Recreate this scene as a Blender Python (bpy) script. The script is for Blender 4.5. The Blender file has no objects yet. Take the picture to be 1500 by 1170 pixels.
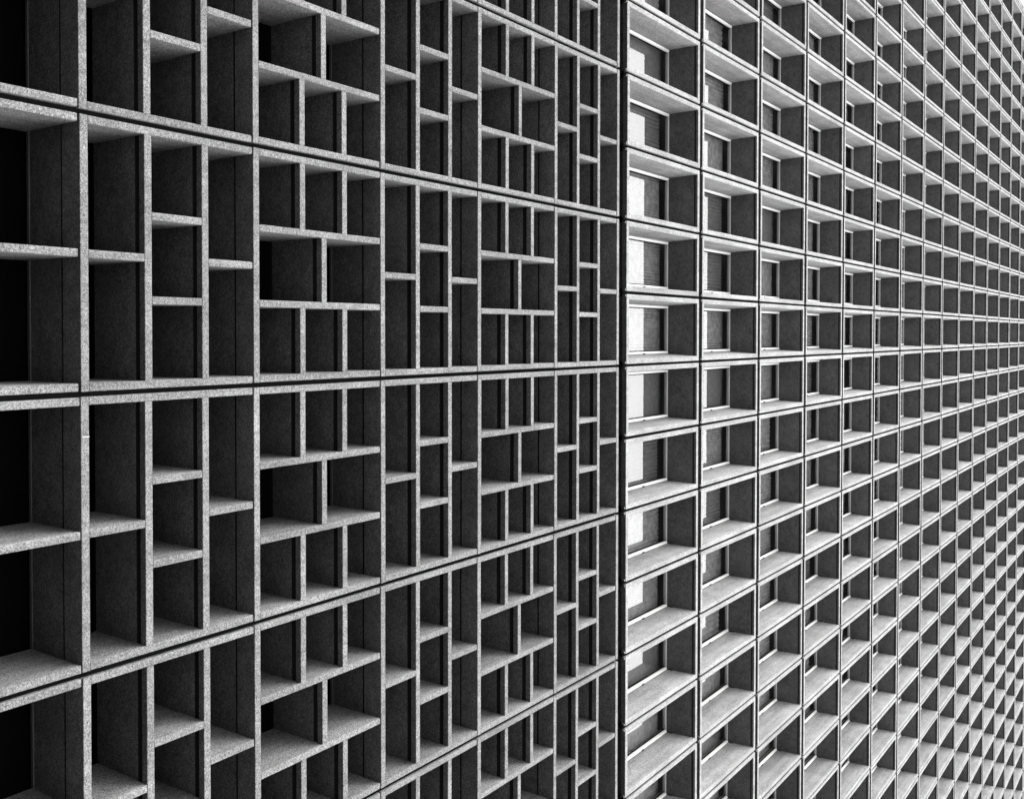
import bpy, bmesh, math, random
from mathutils import Vector, Matrix
R = math.radians
random.seed(7)
scene = bpy.context.scene
COL = scene.collection

# The photograph is turned a quarter turn clockwise: up the building is to the right of the picture.
# World: Z up the facade, X along it (down the picture), Y into the wall; the facade front is the plane Y = 0.
S = 9.77                 # metres between the camera and the facade plane
EYE = 1.6                # camera height
BAY = 0.15353 * S        # window bay width  (1.50 m)
STOREY = 0.3799 * S      # storey height     (3.71 m)
X0 = 0.0666 * S          # a joint that screen panels and window bays share
ZT = 1.8360 * S + EYE    # underside joint of the lowest window storey
PW = 2 * BAY             # screen panel width
PH = 0.2383 * S          # screen panel height
ZS = 0.6100 * S + EYE    # underside of the screen panels of the second course

# ------------------------------------------------------------------ helpers
def link(o, parent=None):
    COL.objects.link(o)
    if parent is not None:
        o.parent = parent
    return o

def empty(name, label, cat):
    o = bpy.data.objects.new(name, None)
    o.empty_display_size = 0.5
    o['label'] = label
    o['category'] = cat
    o['kind'] = 'thing'
    return link(o)

def mesh_obj(name, me, parent=None, loc=(0, 0, 0)):
    o = bpy.data.objects.new(name, me)
    o.location = loc
    return link(o, parent)

def to_mesh(bm, name, *mats):
    bmesh.ops.recalc_face_normals(bm, faces=bm.faces)
    me = bpy.data.meshes.new(name)
    bm.to_mesh(me)
    bm.free()
    for m in mats:
        me.materials.append(m)
    return me

def box(bm, x0, x1, y0, y1, z0, z1, ch=0.0, mi=0, ends=''):
    """box with chamfered front (-Y) edges; ends = sides whose front and corner edges are rounded as well"""
    vs = [bm.verts.new((x, y, z)) for x in (x0, x1) for y in (y0, y1) for z in (z0, z1)]
    idx = [(0, 1, 3, 2), (4, 6, 7, 5), (0, 4, 5, 1), (2, 3, 7, 6), (0, 2, 6, 4), (1, 5, 7, 3)]
    fs = [bm.faces.new([vs[i] for i in f]) for f in idx]
    for f in fs:
        f.material_index = mi
    if ch > 0:
        es = []
        for e in {e for f in fs for e in f.edges}:
            a, b = e.verts[0].co, e.verts[1].co
            front = abs(a.y - y0) < 1e-6 and abs(b.y - y0) < 1e-6
            top = 't' in ends and abs(a.z - z1) < 1e-6 and abs(b.z - z1) < 1e-6
            if front or top:
                es.append(e)
        bmesh.ops.bevel(bm, geom=es, offset=ch, segments=2, profile=0.5, affect='EDGES', material=mi)

def prism_x(bm, prof, x0, x1, mi=0, dark=()):
    """profile [(y, z)] swept along X, capped"""
    a = [bm.verts.new((x0, y, z)) for y, z in prof]
    b = [bm.verts.new((x1, y, z)) for y, z in prof]
    n = len(prof)
    fs = [bm.faces.new((a[i], a[(i + 1) % n], b[(i + 1) % n], b[i])) for i in range(n)]
    fs += [bm.faces.new(a), bm.faces.new(b)]
    for f in fs:
        f.material_index = mi
    for i in dark:
        fs[i].material_index = 1

# ------------------------------------------------------------------ materials
def nodes(name):
    m = bpy.data.materials.new(name)
    m.use_nodes = True
    nt = m.node_tree
    nt.nodes.clear()
    out = nt.nodes.new('ShaderNodeOutputMaterial')
    return m, nt, out

def N(nt, kind, **kw):
    n = nt.nodes.new(kind)
    for k, v in kw.items():
        if k in n.inputs:
            n.inputs[k].default_value = v
        else:
            setattr(n, k, v)
    return n

def concrete(name, base, speck, speck_scale, stain, rough=0.9, bump=0.4, under=0.55, pits=0.0):
    m, nt, out = nodes(name)
    L = nt.links.new
    bs = N(nt, 'ShaderNodeBsdfPrincipled', Roughness=rough)
    bs.inputs['Specular IOR Level'].default_value = 0.2
    geo = N(nt, 'ShaderNodeNewGeometry')
    # exposed aggregate: two sizes of stone
    n1 = N(nt, 'ShaderNodeTexNoise', Scale=speck_scale, Detail=3.0, Roughness=0.75)
    n2 = N(nt, 'ShaderNodeTexVoronoi', Scale=speck_scale * 0.8)
    # broad weathering and drip streaks that run down the building (along Z)
    n3 = N(nt, 'ShaderNodeTexNoise', Scale=1.3, Detail=5.0, Roughness=0.65)
    mp = N(nt, 'ShaderNodeMapping')
    mp.inputs['Scale'].default_value = (7.0, 7.0, 0.55)
    n4 = N(nt, 'ShaderNodeTexNoise', Scale=1.0, Detail=4.0, Roughness=0.6)
    L(geo.outputs['Position'], n1.inputs['Vector'])
    L(geo.outputs['Position'], n2.inputs['Vector'])
    L(geo.outputs['Position'], n3.inputs['Vector'])
    L(geo.outputs['Position'], mp.inputs['Vector'])
    L(mp.outputs['Vector'], n4.inputs['Vector'])
    r1 = N(nt, 'ShaderNodeMapRange')
    r1.inputs['From Min'].default_value = 0.32; r1.inputs['From Max'].default_value = 0.68
    r1.inputs['To Min'].default_value = 1 - speck; r1.inputs['To Max'].default_value = 1 + speck
    L(n1.outputs['Fac'], r1.inputs['Value'])
    sv = N(nt, 'ShaderNodeSeparateColor')
    L(n2.outputs['Color'], sv.inputs['Color'])
    r2 = N(nt, 'ShaderNodeMapRange')
    r2.inputs['To Min'].default_value = 1 - speck * 0.8; r2.inputs['To Max'].default_value = 1 + speck * 0.8
    L(sv.outputs[0], r2.inputs['Value'])
    r3 = N(nt, 'ShaderNodeMapRange')
    r3.inputs['From Min'].default_value = 0.3; r3.inputs['From Max'].default_value = 0.7
    r3.inputs['To Min'].default_value = 1 - stain; r3.inputs['To Max'].default_value = 1 + stain * 0.5
    L(n3.outputs['Fac'], r3.inputs['Value'])
    r4 = N(nt, 'ShaderNodeMapRange')
    r4.inputs['From Min'].default_value = 0.3; r4.inputs['From Max'].default_value = 0.6
    r4.inputs['To Min'].default_value = 1 - stain * 1.2; r4.inputs['To Max'].default_value = 1.0
    L(n4.outputs['Fac'], r4.inputs['Value'])
    def mul(a, b):
        q = N(nt, 'ShaderNodeMath', operation='MULTIPLY')
        L(a, q.inputs[0])
        if hasattr(b, 'is_linked'):
            L(b, q.inputs[1])
        else:
            q.inputs[1].default_value = b
        return q.outputs[0]
    # faces that look up are coloured dark to cut their bounce onto the soffits
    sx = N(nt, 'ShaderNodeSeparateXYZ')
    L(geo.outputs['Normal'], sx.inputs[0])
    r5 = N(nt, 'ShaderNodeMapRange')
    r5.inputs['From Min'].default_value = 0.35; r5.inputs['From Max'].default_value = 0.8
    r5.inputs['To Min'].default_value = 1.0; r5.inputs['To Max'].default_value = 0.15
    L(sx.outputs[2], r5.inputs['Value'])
    # soffit shade painted into the colour of faces that look down
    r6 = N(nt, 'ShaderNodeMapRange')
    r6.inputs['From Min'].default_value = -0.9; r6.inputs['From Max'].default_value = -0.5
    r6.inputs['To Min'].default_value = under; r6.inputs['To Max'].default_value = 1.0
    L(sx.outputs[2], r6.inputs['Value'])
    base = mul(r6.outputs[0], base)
    # every casting has a tone of its own
    oi = N(nt, 'ShaderNodeObjectInfo')
    r7 = N(nt, 'ShaderNodeMapRange')
    r7.inputs['To Min'].default_value = 0.92; r7.inputs['To Max'].default_value = 1.08
    L(oi.outputs['Random'], r7.inputs['Value'])
    base = mul(r7.outputs[0], base)
    # pinholes
    n5 = N(nt, 'ShaderNodeTexNoise', Scale=speck_scale * 0.42, Detail=1.0)
    L(geo.outputs['Position'], n5.inputs['Vector'])
    r8 = N(nt, 'ShaderNodeMapRange')
    r8.inputs['From Min'].default_value = 0.66; r8.inputs['From Max'].default_value = 0.72
    r8.inputs['To Min'].default_value = 1.0; r8.inputs['To Max'].default_value = 1.0 - pits
    L(n5.outputs['Fac'], r8.inputs['Value'])
    base = mul(r8.outputs[0], base)
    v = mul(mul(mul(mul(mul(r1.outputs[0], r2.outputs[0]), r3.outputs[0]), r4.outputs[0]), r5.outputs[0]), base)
    cc = N(nt, 'ShaderNodeCombineColor')
    for i in range(3):
        L(v, cc.inputs[i])
    L(cc.outputs[0], bs.inputs['Base Color'])
    bp = N(nt, 'ShaderNodeBump', Strength=bump, Distance=0.006)
    L(mul(r1.outputs[0], r2.outputs[0]), bp.inputs['Height'])
    L(bp.outputs[0], bs.inputs['Normal'])
    L(bs.outputs[0], out.inputs['Surface'])
    return m

def plain(name, v, rough=0.5, metal=0.0, vary=0.15, scale=30.0):
    m, nt, out = nodes(name)
    L = nt.links.new
    bs = N(nt, 'ShaderNodeBsdfPrincipled', Roughness=rough, Metallic=metal)
    geo = N(nt, 'ShaderNodeNewGeometry')
    n1 = N(nt, 'ShaderNodeTexNoise', Scale=scale, Detail=3.0)
    L(geo.outputs['Position'], n1.inputs['Vector'])
    r = N(nt, 'ShaderNodeMapRange')
    r.inputs['From Min'].default_value = 0.3; r.inputs['From Max'].default_value = 0.7
    r.inputs['To Min'].default_value = v * (1 - vary); r.inputs['To Max'].default_value = v * (1 + vary)
    L(n1.outputs['Fac'], r.inputs['Value'])
    cc = N(nt, 'ShaderNodeCombineColor')
    for i in range(3):
        L(r.outputs[0], cc.inputs[i])
    L(cc.outputs[0], bs.inputs['Base Color'])
    L(bs.outputs[0], out.inputs['Surface'])
    return m

def glass_mat(name, reflect):
    m, nt, out = nodes(name)
    L = nt.links.new
    tr = N(nt, 'ShaderNodeBsdfTransparent')
    tr.inputs['Color'].default_value = (0.7, 0.7, 0.7, 1)
    gl = N(nt, 'ShaderNodeBsdfGlossy', Roughness=0.015)
    gl.inputs['Color'].default_value = (0.95, 0.95, 0.95, 1)
    geo = N(nt, 'ShaderNodeNewGeometry')
    nz = N(nt, 'ShaderNodeTexNoise', Scale=1.6, Detail=1.0)
    L(geo.outputs['Position'], nz.inputs['Vector'])
    bp = N(nt, 'ShaderNodeBump', Strength=0.02, Distance=0.02)
    L(nz.outputs['Fac'], bp.inputs['Height'])
    L(bp.outputs[0], gl.inputs['Normal'])
    mx = N(nt, 'ShaderNodeMixShader')
    mx.inputs[0].default_value = reflect
    L(tr.outputs[0], mx.inputs[1]); L(gl.outputs[0], mx.inputs[2])
    L(mx.outputs[0], out.inputs['Surface'])
    return m

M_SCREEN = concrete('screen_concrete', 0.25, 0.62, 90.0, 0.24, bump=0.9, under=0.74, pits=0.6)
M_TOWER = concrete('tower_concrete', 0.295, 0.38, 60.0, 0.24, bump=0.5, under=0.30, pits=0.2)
M_PIER = concrete('pier_concrete', 0.22, 0.2, 25.0, 0.3, bump=0.5)
M_GROOVE_SHADE = plain('drip_groove_shade', 0.02, 1.0)  # near-black colour standing in for shade in grooves and steps
M_FRAME = plain('white_painted_aluminium', 0.78, 0.45, 0.0, 0.06)
M_HEAD = plain('grey_aluminium', 0.5, 0.45, 0.3, 0.1)
M_GLASS = glass_mat('coated_glass', 0.128)
M_CURTAIN = plain('curtain_cloth', 0.22, 0.9, 0.0, 0.2, 9.0)
M_CURTAIN_PALE = plain('pale_curtain_cloth', 0.40, 0.9, 0.0, 0.3, 7.0)
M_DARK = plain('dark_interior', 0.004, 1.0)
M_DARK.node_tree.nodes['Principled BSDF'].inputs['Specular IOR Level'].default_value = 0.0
M_SEAL = plain('joint_sealant', 0.006, 1.0)
for m_ in (M_SEAL, M_GROOVE_SHADE):
    m_.node_tree.nodes['Principled BSDF'].inputs['Specular IOR Level'].default_value = 0.0
M_BAR = plain('dark_metal', 0.12, 0.6)
M_CORE = plain('core_dark', 0.05, 0.9)
M_BLACK = plain('black_rubber', 0.02, 0.5)
M_ASPHALT = plain('asphalt', 0.05, 0.95, 0.0, 0.3, 12.0)
M_PAVING = plain('paving', 0.13, 0.9, 0.0, 0.2, 3.0)
M_UNSEEN_GROUND = plain('unseen_pale_far_ground', 0.34, 0.95, 0.0, 0.2, 0.4)

# ------------------------------------------------------------------ the setting
def sheet(name, x0, x1, y0, y1, z, m):
    bm = bmesh.new()
    vs = [bm.verts.new(p) for p in ((x0, y0, z), (x1, y0, z), (x1, y1, z), (x0, y1, z))]
    bm.faces.new(vs)
    o = mesh_obj(name, to_mesh(bm, name, m))
    o['kind'] = 'structure'
    return o

sheet('unseen_ground', -4000, 4000, -4000, 4000, 0.0, M_UNSEEN_GROUND)  # unseen; kept pale to bounce light up to the high soffits
sheet('unseen_wide_road', -300, 300, -34.0, -8.0, 0.004, M_ASPHALT)  # unseen; dark strip widened to keep the low soffits dim
bm = bmesh.new()
box(bm, -300, 300, -8.0, 1.0, 0.0, 0.13, 0.02)
pv = mesh_obj('pavement', to_mesh(bm, 'pavement', M_ASPHALT))
pv['kind'] = 'structure'

# ------------------------------------------------------------------ the concrete screen (left of the picture)
screen = empty('screen_wall', 'grey pebbled concrete screen wall of open cells in brick-like panels, left of the windows', 'screen wall')
T = 0.094                # thickness of stiles and dividers
TR = 0.088               # thickness of the side rails
GX, GZ = 0.060, 0.016    # joints between panels
DEP = 0.98               # how deep the cells run
CH = 0.007
GR0, GR1, GRD = 0.095, 0.175, 0.012   # drip groove under the dividers

def shelf_prof(z0, z1, groove=True, d=DEP):
    c = CH
    p = [(c, z1), (c * .3, z1 - c * .3), (0, z1 - c), (0, z0 + c), (c * .3, z0 + c * .3), (c, z0)]
    if groove:
        p += [(GR0, z0), (GR0, z0 + GRD), (GR1, z0 + GRD), (GR1, z0)]
    p += [(d, z0), (d, z1)]
    return p

def frame_mesh():
    bm = bmesh.new()
    w = PW - GX
    h = PH - GZ
    # bottom stile: a front block and, behind a shadow line, a set-back rear block
    c = CH
    prof = [(c, T), (c * .3, T - c * .3), (0, T - c), (0, c), (c * .3, c * .3), (c, 0),
            (0.335, 0), (0.335, 0.022), (0.37, 0.022), (0.37, 0.006), (DEP, 0.006), (DEP, T)]
    prism_x(bm, prof, 0, w, 0, (6, 7, 8))  # step faces painted dark as the shadow line
    for x in (0, w - TR):
        box(bm, x, x + TR, 0, DEP, T, h, 0.011, 0, 't')
    return to_mesh(bm, 'screen_panel', M_SCREEN, M_GROOVE_SHADE)

def shelf_mesh(length, name='divider'):
    bm = bmesh.new()
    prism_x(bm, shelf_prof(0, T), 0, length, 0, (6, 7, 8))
    return to_mesh(bm, name, M_SCREEN, M_GROOVE_SHADE)

def post_mesh(height, open_end):
    bm = bmesh.new()
    box(bm, 0, TR, 0, DEP, 0, height, 0.009, 0, 't' if open_end else '')
    return to_mesh(bm, 'divider', M_SCREEN)

FRAME = frame_mesh()
_cache = {}
def get(kind, size, flag=False):
    k = (kind, round(size, 4), flag)
    if k not in _cache:
        _cache[k] = shelf_mesh(size) if kind == 'shelf' else post_mesh(size, flag)
    return _cache[k]

WI = PW - GX - 2 * TR            # clear width inside the side rails
HI = PH - GZ - T                 # clear height above the bottom stile
ch3 = (HI - 2 * T + 0.0) / 3.0   # three cells high
ch3 = (PH - 3 * T) / 3.0         # openings repeat with the stile of the next panel
ch2 = (PH - 2 * T) / 2.0
cw3 = (WI - 2 * TR) / 3.0
cw2 = (WI - TR) / 2.0

def fill(panel, kind):
    """dividers inside one panel; z along the building, x across"""
    if kind == 'upright':          # three full-width tiers, split 2 / 3 / 2
        for i in (1, 2):
            mesh_obj('divider', get('shelf', WI), panel, (TR, 0, T + i * ch3 + (i - 1) * T))
        for i, n in enumerate((2, 3, 2)):
            z = T + i * (ch3 + T)
            hh = ch3 if i < 2 else PH - GZ - z
            cw = cw2 if n == 2 else cw3
            for j in range(1, n):
                mesh_obj('divider', get('post', hh, i == 2), panel, (TR + j * cw + (j - 1) * TR, 0, z))
    elif kind == 'level':          # three full-height strips, split 3 / 2 / 3
        for j in (1, 2):
            mesh_obj('divider', get('post', PH - GZ - T, True), panel, (TR + j * cw3 + (j - 1) * TR, 0, T))
        for j, n in enumerate((3, 2, 3)):
            x = TR + j * (cw3 + TR)
            c = ch3 if n == 3 else ch2
            for i in range(1, n):
                mesh_obj('divider', get('shelf', cw3), panel, (x, 0, T + i * c + (i - 1) * T))
    else:                          # large cells, split 2 x 2
        mesh_obj('divider', get('shelf', WI), panel, (TR, 0, T + ch2))
        for i in range(2):
            z = T + i * (ch2 + T)
            hh = ch2 if i == 0 else PH - GZ - z
            mesh_obj('divider', get('post', hh, i == 1), panel, (TR + cw2, 0, z))

KINDS = ['large', 'upright', 'level', 'upright', 'level', 'upright']
for c in range(6):
    z = ZS + (c - 1) * PH
    if c <= 1:   rows = range(-3, 3)
    elif c <= 3: rows = range(-3, 3)
    else:        rows = range(-4, 4)
    for r in rows:
        x = X0 + r * PW + GX / 2
        p = mesh_obj('screen_panel', FRAME, screen, (x + random.uniform(-.004, .004), random.uniform(-.005, .005), z + random.uniform(-.003, .003)))
        p.rotation_euler = (random.uniform(-.0008, .0008), random.uniform(-.0006, .0006), random.uniform(-.0012, .0012))
        fill(p, KINDS[c])
# closing stile at the head of the topmost course, one per panel width
bm = bmesh.new()
prism_x(bm, shelf_prof(0, T, False), 0, PW - GX)
CAP = to_mesh(bm, 'head_stile', M_SCREEN)
for r in range(-4, 4):
    mesh_obj('head_stile', CAP, screen, (X0 + r * PW + GX / 2, 0, ZS + 5 * PH))
# what stands behind the cells: dark glazing set in thin metal bars
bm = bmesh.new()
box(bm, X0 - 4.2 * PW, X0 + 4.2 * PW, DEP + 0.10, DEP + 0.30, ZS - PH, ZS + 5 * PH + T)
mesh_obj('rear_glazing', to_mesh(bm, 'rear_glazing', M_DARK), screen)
bm = bmesh.new()
box(bm, 0, 2 * 4.0 * PW, 0, 0.045, 0, 0.016)
BAR = to_mesh(bm, 'glazing_bar', M_BAR)
for c in range(6):
    mesh_obj('glazing_bar', BAR, screen, (X0 - 4.0 * PW, DEP + 0.004, ZS + (c) * PH - 0.008))
# an old mortar seam across one of the stiles
M_MORTAR = plain('mortar', 0.42, 0.9)
bm = bmesh.new(); box(bm, 0, 0.011, -0.0075, 0.02, 0.004, T - 0.004, 0.002)
SEAM = to_mesh(bm, 'mortar_seam', M_MORTAR)
for q, vv in ((0, 0.1125),):
    mesh_obj('mortar_seam', SEAM, screen, (vv * S, 0, ZS + q * PH))
# black seals set back in the joints between the panel columns
bm = bmesh.new(); box(bm, -GX / 2 + .006, GX / 2 - .006, 0.045, 0.08, 0, 6 * PH)
SEAL = to_mesh(bm, 'joint_seal', M_SEAL)
for r in range(-4, 5):
    mesh_obj('joint_seal', SEAL, screen, (X0 + r * PW, 0, ZS - PH))
# plain ground floor under the screen
bm = bmesh.new()
box(bm, X0 - 6 * PW, X0 + 6 * PW, 0.0, 1.2, 0.13, ZS - PH - 0.03, 0.01)
mesh_obj('ground_floor_wall', to_mesh(bm, 'ground_floor_wall', M_SCREEN), screen)

# ------------------------------------------------------------------ the window tower (right of the picture)
tower = empty('office_tower', 'pale concrete office tower, its whole front a regular grid of deep box-framed windows', 'office tower')
D = 0.68                 # depth of the window in its concrete frame
JX, JZ = 0.060, 0.165    # open joints between the frames (sideways, upwards)
FT = 0.105               # width of the frame's front edge
W, H = BAY - JX, STOREY - JZ

def ring(bm, y, l, r, b, t):
    return [bm.verts.new(p) for p in ((l, y, b), (W - r, y, b), (W - r, y, H - t), (l, y, H - t))]

def loft(bm, rings, mi=0):
    for a, b in zip(rings, rings[1:]):
        for i in range(4):
            j = (i + 1) % 4
            f = bm.faces.new((a[i], a[j], b[j], b[i]))
            f.material_index = mi

HD, JD, SD = 0.18, 0.05, 0.12    # draft of head, jambs and sill towards the window
def draft(y):
    k = y / D
    return (FT + JD * k, FT + JD * k, FT + SD * k, FT + 0.005 + HD * k)

def bay_bm(bm, gi=1):
    e = 0.010
    rs = []
    rs.append(ring(bm, D + 0.12, .05, .05, .05, .05))
    rs.append(ring(bm, 0.115, .05, .05, .05, .05))
    rs.append(ring(bm, 0.105, 0, 0, 0, 0))
    rs.append(ring(bm, e, 0, 0, 0, 0))
    rs.append(ring(bm, e * .3, e * .3, e * .3, e * .3, e * .3))
    rs.append(ring(bm, 0, e, e, e, e))
    l, r, b, t = draft(0)
    rs.append(ring(bm, 0, l - e, r - e, b - e, t - e))
    rs.append(ring(bm, e * .3, l - e * .3, r - e * .3, b - e * .3, t - e * .3))
    rs.append(ring(bm, e, *draft(e)))
    for y, g in ((0.045, 0), (0.0455, .01), (0.085, .01), (0.0855, 0)):   # drip groove under the head
        l, r, b, t = draft(y)
        rs.append(ring(bm, y, l, r, b, t - g))
    rs.append(ring(bm, D, *draft(D)))
    loft(bm, rs)
    bm.faces.ensure_lookup_table()
    for i in range(9, 12):          # shade in the drip groove, painted black
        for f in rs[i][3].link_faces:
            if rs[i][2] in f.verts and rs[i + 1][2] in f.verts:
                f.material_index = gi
    return bm

l0, r0, b0, t0 = draft(D)
WX0, WX1, WZ0, WZ1 = l0, W - r0, b0, H - t0     # window opening
FW = 0.070
def side_bars(bm, mi=0, which=(0, 1)):
    for x in [(WX0 - 0.004, WX1 - FW + 0.004)[q] for q in which]:
        # rounded white bar, a little proud of the window, stopping short of the head
        z0, z1 = WZ0 - 0.01, WZ1 - 0.06
        n = 8
        prof = []
        for i in range(n + 1):
            a = math.pi * i / n
            prof.append((x + FW / 2 - math.cos(a) * FW / 2, D - 0.012 - math.sin(a) * 0.045))
        prof += [(x + FW, D + 0.05), (x, D + 0.05)]
        A = [bm.verts.new((px, py, z0)) for px, py in prof]
        B = [bm.verts.new((px, py, z1)) for px, py in prof]
        k = len(prof)
        for i in range(k):
            f = bm.faces.new((A[i], A[(i + 1) % k], B[(i + 1) % k], B[i])); f.material_index = mi
        f = bm.faces.new(A); f.material_index = mi
        f = bm.faces.new(B); f.material_index = mi

def head_bar(bm, mi=0):
    box(bm, WX0 - .01, WX1 + .01, D - 0.02, D + 0.05, WZ1 - 0.045, WZ1 + 0.03, 0.006, mi)

def sill_bar(bm, mi=0):
    box(bm, WX0 - .01, WX1 + .01, D - 0.02, D + 0.05, WZ0 - 0.03, WZ0 + 0.05, 0.006, mi)

def glass_bm(bm, mi=0):
    y = D + 0.022
    vs = [bm.verts.new(p) for p in ((WX0, y, WZ0), (WX1, y, WZ0), (WX1, y, WZ1), (WX0, y, WZ1))]
    f = bm.faces.new(vs); f.material_index = mi

def curtain_bm(bm, pleats, amp, top, mi=0, phase=0.0):
    n = max(8, int(pleats * 8))
    prev = None
    for i in range(n + 1):
        s = i / n
        x = WX0 - 0.02 + (WX1 - WX0 + 0.04) * s
        y = D + 0.20 + amp * (1 + math.sin(phase + s * pleats * 2 * math.pi + 0.6 * math.sin(5 * s + phase)))
        cur = (bm.verts.new((x, y, WZ0 - .05)), bm.verts.new((x, y, WZ0 + (WZ1 - WZ0) * top + .03)))
        if prev:
            f = bm.faces.new((prev[0], cur[0], cur[1], prev[1])); f.material_index = mi
        prev = cur

bm = bmesh.new(); bay_bm(bm); BAYM = to_mesh(bm, 'window_bay', M_TOWER, M_GROOVE_SHADE)
SIDES = []
for q in (0, 1):
    bm = bmesh.new(); side_bars(bm, 0, (q,)); SIDES.append(to_mesh(bm, 'side_rail', M_FRAME))
bm = bmesh.new(); head_bar(bm); HEAD = to_mesh(bm, 'head_rail', M_HEAD)
bm = bmesh.new(); sill_bar(bm); SILL = to_mesh(bm, 'sill_rail', M_HEAD)
bm = bmesh.new(); glass_bm(bm); PANE = to_mesh(bm, 'glass_pane', M_GLASS)
CURT = []
for pl, am, ph, tp in ((11, .011, .3, .99), (13, .013, 1.2, .97), (16, .010, 2.2, 1.0), (8, .012, 4.0, .96), (3, .004, 0.5, 1.0), (3, .005, 2.5, .985), (19, .009, 5.1, .975)):
    bm = bmesh.new(); curtain_bm(bm, pl, am, tp, 0, ph); CURT.append(to_mesh(bm, 'curtain', M_CURTAIN if len(CURT) in (1, 4) else M_CURTAIN_PALE))
bm = bmesh.new()
box(bm, WX1 - .035, WX1 - .005, D - 0.075, D - 0.03, WZ1 - 1.32, WZ1 - 1.24, 0.005)
LATCH = to_mesh(bm, 'latch', M_BLACK)
bm = bmesh.new()
box(bm, WX1 - .022, WX1 + .008, D - 0.17, D - 0.02, WZ1 - 0.005, WZ1 + 0.012, 0.003)
BRACKET = to_mesh(bm, 'bracket', M_BLACK)
GASKETS = []
for x in (WX0 + FW - .002, WX1 - FW - .016):
    bm = bmesh.new(); box(bm, x, x + .018, D + 0.005, D + 0.03, WZ0 + .02, WZ1 - .05, 0.002); GASKETS.append(to_mesh(bm, 'gasket', M_SEAL))
NIBS = []
for x in (0.012, W - 0.052):
    bm = bmesh.new(); box(bm, x, x + .04, 0.012, 0.06, -0.032, 0.004, 0.008); NIBS.append(to_mesh(bm, 'spacer', M_TOWER))

# camera first, so the bays that show largest can be told from the rest
fpx, cx, cy = 1450.0, 750.0, 515.0
def unit(v): return Vector(v).normalized()
u = unit((1768 - cx, 490 - cy, fpx))
v = Vector((660 - cx, 80000 - cy, fpx)); v = (v - v.dot(u) * u).normalized()
d = u.cross(v)
right = Vector((v[0], d[0], u[0])); down = Vector((v[1], d[1], u[1])); fwd = Vector((v[2], d[2], u[2]))
CAMLOC = Vector((0, -S, EYE))
def to_px(p):
    q = Vector(p) - CAMLOC
    w = q.dot(fwd)
    return cx + fpx * q.dot(right) / w, cy + fpx * q.dot(down) / w

STOREYS = 17
LAST = -14               # joint index at the end of the facade
bays = []
for s in range(STOREYS):
    z = ZT + s * STOREY
    n_lo = LAST
    for k in range(LAST, 24):
        x = X0 + k * BAY
        pts = [to_px((x + a * BAY, 0, z + b * STOREY)) for a in (0, 1) for b in (0, 1)]
        xs = [p[0] for p in pts]; ys = [p[1] for p in pts]
        vis = max(0, min(1500, max(xs)) - max(0, min(xs))) * max(0, min(1170, max(ys)) - max(0, min(ys)))
        if max(ys) < -260 or min(ys) > 1430:
            continue
        bays.append((vis, s, k, x + JX / 2, z + JZ / 2))
bays.sort(key=lambda b: -b[0])
near, rest = bays[:100], bays[100:]
for vis, s, k, x, z in near:
    o = mesh_obj('window_bay', BAYM, tower, (x + random.uniform(-.003, .003), random.uniform(-.006, .006), z + random.uniform(-.004, .004)))
    mesh_obj('head_rail', HEAD, o)
    mesh_obj('sill_rail', SILL, o)
    for m in SIDES:
        mesh_obj('side_rail', m, o)
    mesh_obj('latch', LATCH, o)
    for m in GASKETS:
        mesh_obj('gasket', m, o)
    for m in NIBS:
        mesh_obj('spacer', m, o)
    mesh_obj('glass_pane', PANE, o)
    mesh_obj('curtain', random.choice(CURT), o)
    mesh_obj('bracket', BRACKET, o)

# all the smaller bays as one part
proto = bmesh.new()
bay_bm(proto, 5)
side_bars(proto, 1); head_bar(proto, 2); sill_bar(proto, 2); glass_bm(proto, 3); curtain_bm(proto, 5, .03, 1.0, 4)
bmesh.ops.recalc_face_normals(proto, faces=proto.faces)
proto.verts.index_update()
pv_ = [tuple(q.co) for q in proto.verts]
pf_ = [tuple(q.index for q in f.verts) for f in proto.faces]
pm_ = [f.material_index for f in proto.faces]
proto.free()
V, F, MI = [], [], []
for vis, s, k, x, z in rest:
    o0 = len(V)
    x += random.uniform(-.003, .003); z += random.uniform(-.004, .004); jy = random.uniform(-.006, .006)
    V += [(a + x, b + jy, c + z) for a, b, c in pv_]
    F += [tuple(i + o0 for i in f) for f in pf_]
    MI += pm_
me = bpy.data.meshes.new('window_bays')
me.from_pydata(V, [], F)
for m in (M_TOWER, M_FRAME, M_HEAD, M_GLASS, M_CURTAIN_PALE, M_GROOVE_SHADE):
    me.materials.append(m)
me.polygons.foreach_set('material_index', MI)
me.update()
fo = mesh_obj('window_bays', me, tower)
fo['kind'] = 'stuff'

# body of the tower behind the frames
XE = X0 + LAST * BAY
PIER = 0.56
ZTOP = ZT + STOREYS * STOREY
bm = bmesh.new()
box(bm, XE - PIER + .02, X0 + 26 * BAY, D + 0.50, 16.0, ZT - 0.30, ZTOP)
mesh_obj('core_wall', to_mesh(bm, 'core_wall', M_CORE), tower)
bm = bmesh.new()
box(bm, XE - PIER + .01, X0 + 26 * BAY, 0.0, 16.0, ZTOP + .02, ZTOP + 1.4, 0.02)
mesh_obj('parapet', to_mesh(bm, 'parapet', M_TOWER), tower)
bm = bmesh.new()
box(bm, 0, PIER - JX / 2, 0.0, 0.9, 0, STOREY - 0.05, 0.012)
box(bm, 0.16, PIER - 0.17, -0.02, 0.0, 0.14, STOREY - 0.2, 0.01)
CORNER = to_mesh(bm, 'corner_pier', M_PIER)
for s in range(STOREYS):
    mesh_obj('corner_pier', CORNER, tower, (XE - PIER, 0, ZT + s * STOREY + 0.025))

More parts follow.
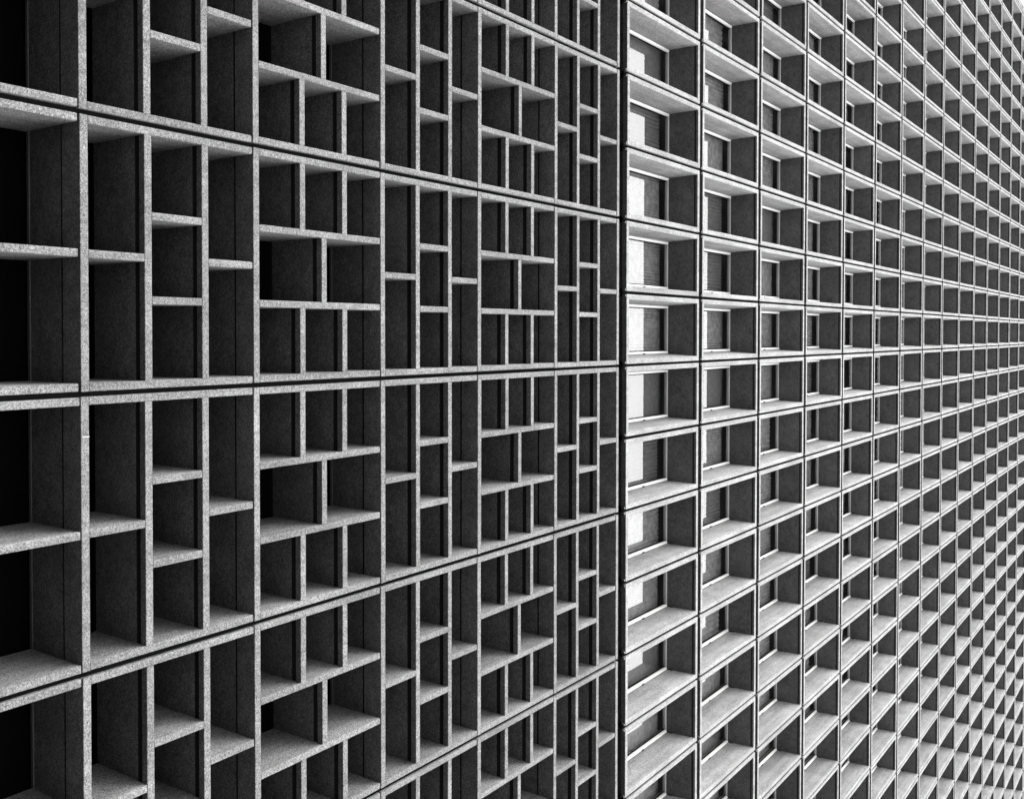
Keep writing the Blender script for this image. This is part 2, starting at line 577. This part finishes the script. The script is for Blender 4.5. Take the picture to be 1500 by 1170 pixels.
bm = bmesh.new(); box(bm, -JX / 2 + .008, JX / 2 - .008, 0.04, 0.08, 0, STOREYS * STOREY)
TSEAL = to_mesh(bm, 'joint_seal', M_SEAL)
for k in range(LAST + 1, 24):
    mesh_obj('joint_seal', TSEAL, tower, (X0 + k * BAY, 0, ZT))

# ------------------------------------------------------------------ camera
cam = bpy.data.cameras.new('camera')
cam.sensor_fit = 'HORIZONTAL'
cam.sensor_width = 36.0
cam.lens = fpx / 1500.0 * 36.0
cam.shift_x = 0.0
cam.shift_y = -(585.0 - cy) / 1500.0
cam.clip_start = 0.1
cam.clip_end = 12000.0
co = bpy.data.objects.new('camera', cam)
up, back = -down, -fwd
co.matrix_world = Matrix(((right.x, up.x, back.x, CAMLOC.x), (right.y, up.y, back.y, CAMLOC.y),
                          (right.z, up.z, back.z, CAMLOC.z), (0, 0, 0, 1)))
COL.objects.link(co)
scene.camera = co

# ------------------------------------------------------------------ light: overcast day
SUN_EL, SUN_AZ = R(31), R(-66)       # azimuth measured from straight in front of the facade, towards -X
sd = Vector((math.sin(SUN_AZ) * math.cos(SUN_EL), -math.cos(SUN_AZ) * math.cos(SUN_EL), math.sin(SUN_EL)))
sl = bpy.data.lights.new('sun', 'SUN')
sl.energy = 2.9
sl.angle = R(35)
sl.color = (1.0, 1.0, 1.0)
so = bpy.data.objects.new('sun', sl)
so.rotation_euler = sd.to_track_quat('Z', 'Y').to_euler()
COL.objects.link(so)

w = bpy.data.worlds.new('World')
scene.world = w
w.use_nodes = True
nt = w.node_tree
nt.nodes.clear()
out = nt.nodes.new('ShaderNodeOutputWorld')
bg = nt.nodes.new('ShaderNodeBackground')
sky = nt.nodes.new('ShaderNodeTexSky')
sky.sky_type = 'NISHITA'
sky.sun_disc = False
sky.sun_elevation = SUN_EL
sky.sun_rotation = math.atan2(sd.x, sd.y)
sky.air_density = 1.0
sky.dust_density = 6.0
bw = nt.nodes.new('ShaderNodeRGBToBW')
ma = nt.nodes.new('ShaderNodeMath'); ma.operation = 'MULTIPLY_ADD'
ma.inputs[1].default_value = 0.55
ma.inputs[2].default_value = 46.0
nt.links.new(sky.outputs[0], bw.inputs[0])
nt.links.new(bw.outputs[0], ma.inputs[0])
# overcast sky: three times as bright overhead as at the horizon
tc = nt.nodes.new('ShaderNodeTexCoord')
sp = nt.nodes.new('ShaderNodeSeparateXYZ')
mz = nt.nodes.new('ShaderNodeMath'); mz.operation = 'MULTIPLY_ADD'; mz.use_clamp = True
mz.inputs[1].default_value = 0.667
mz.inputs[2].default_value = 0.333
mm = nt.nodes.new('ShaderNodeMath'); mm.operation = 'MULTIPLY'
nt.links.new(tc.outputs['Generated'], sp.inputs[0])
nt.links.new(sp.outputs[2], mz.inputs[0])
nt.links.new(ma.outputs[0], mm.inputs[0])
nt.links.new(mz.outputs[0], mm.inputs[1])
nt.links.new(mm.outputs[0], bg.inputs['Color'])
bg.inputs['Strength'].default_value = 0.14
nt.links.new(bg.outputs[0], out.inputs['Surface'])

scene.view_settings.view_transform = 'Standard'
scene.view_settings.look = 'None'
scene.view_settings.exposure = 0.0
scene.view_settings.gamma = 1.0
scene.render.engine = 'CYCLES'
scene.cycles.max_bounces = 8
scene.cycles.diffuse_bounces = 1
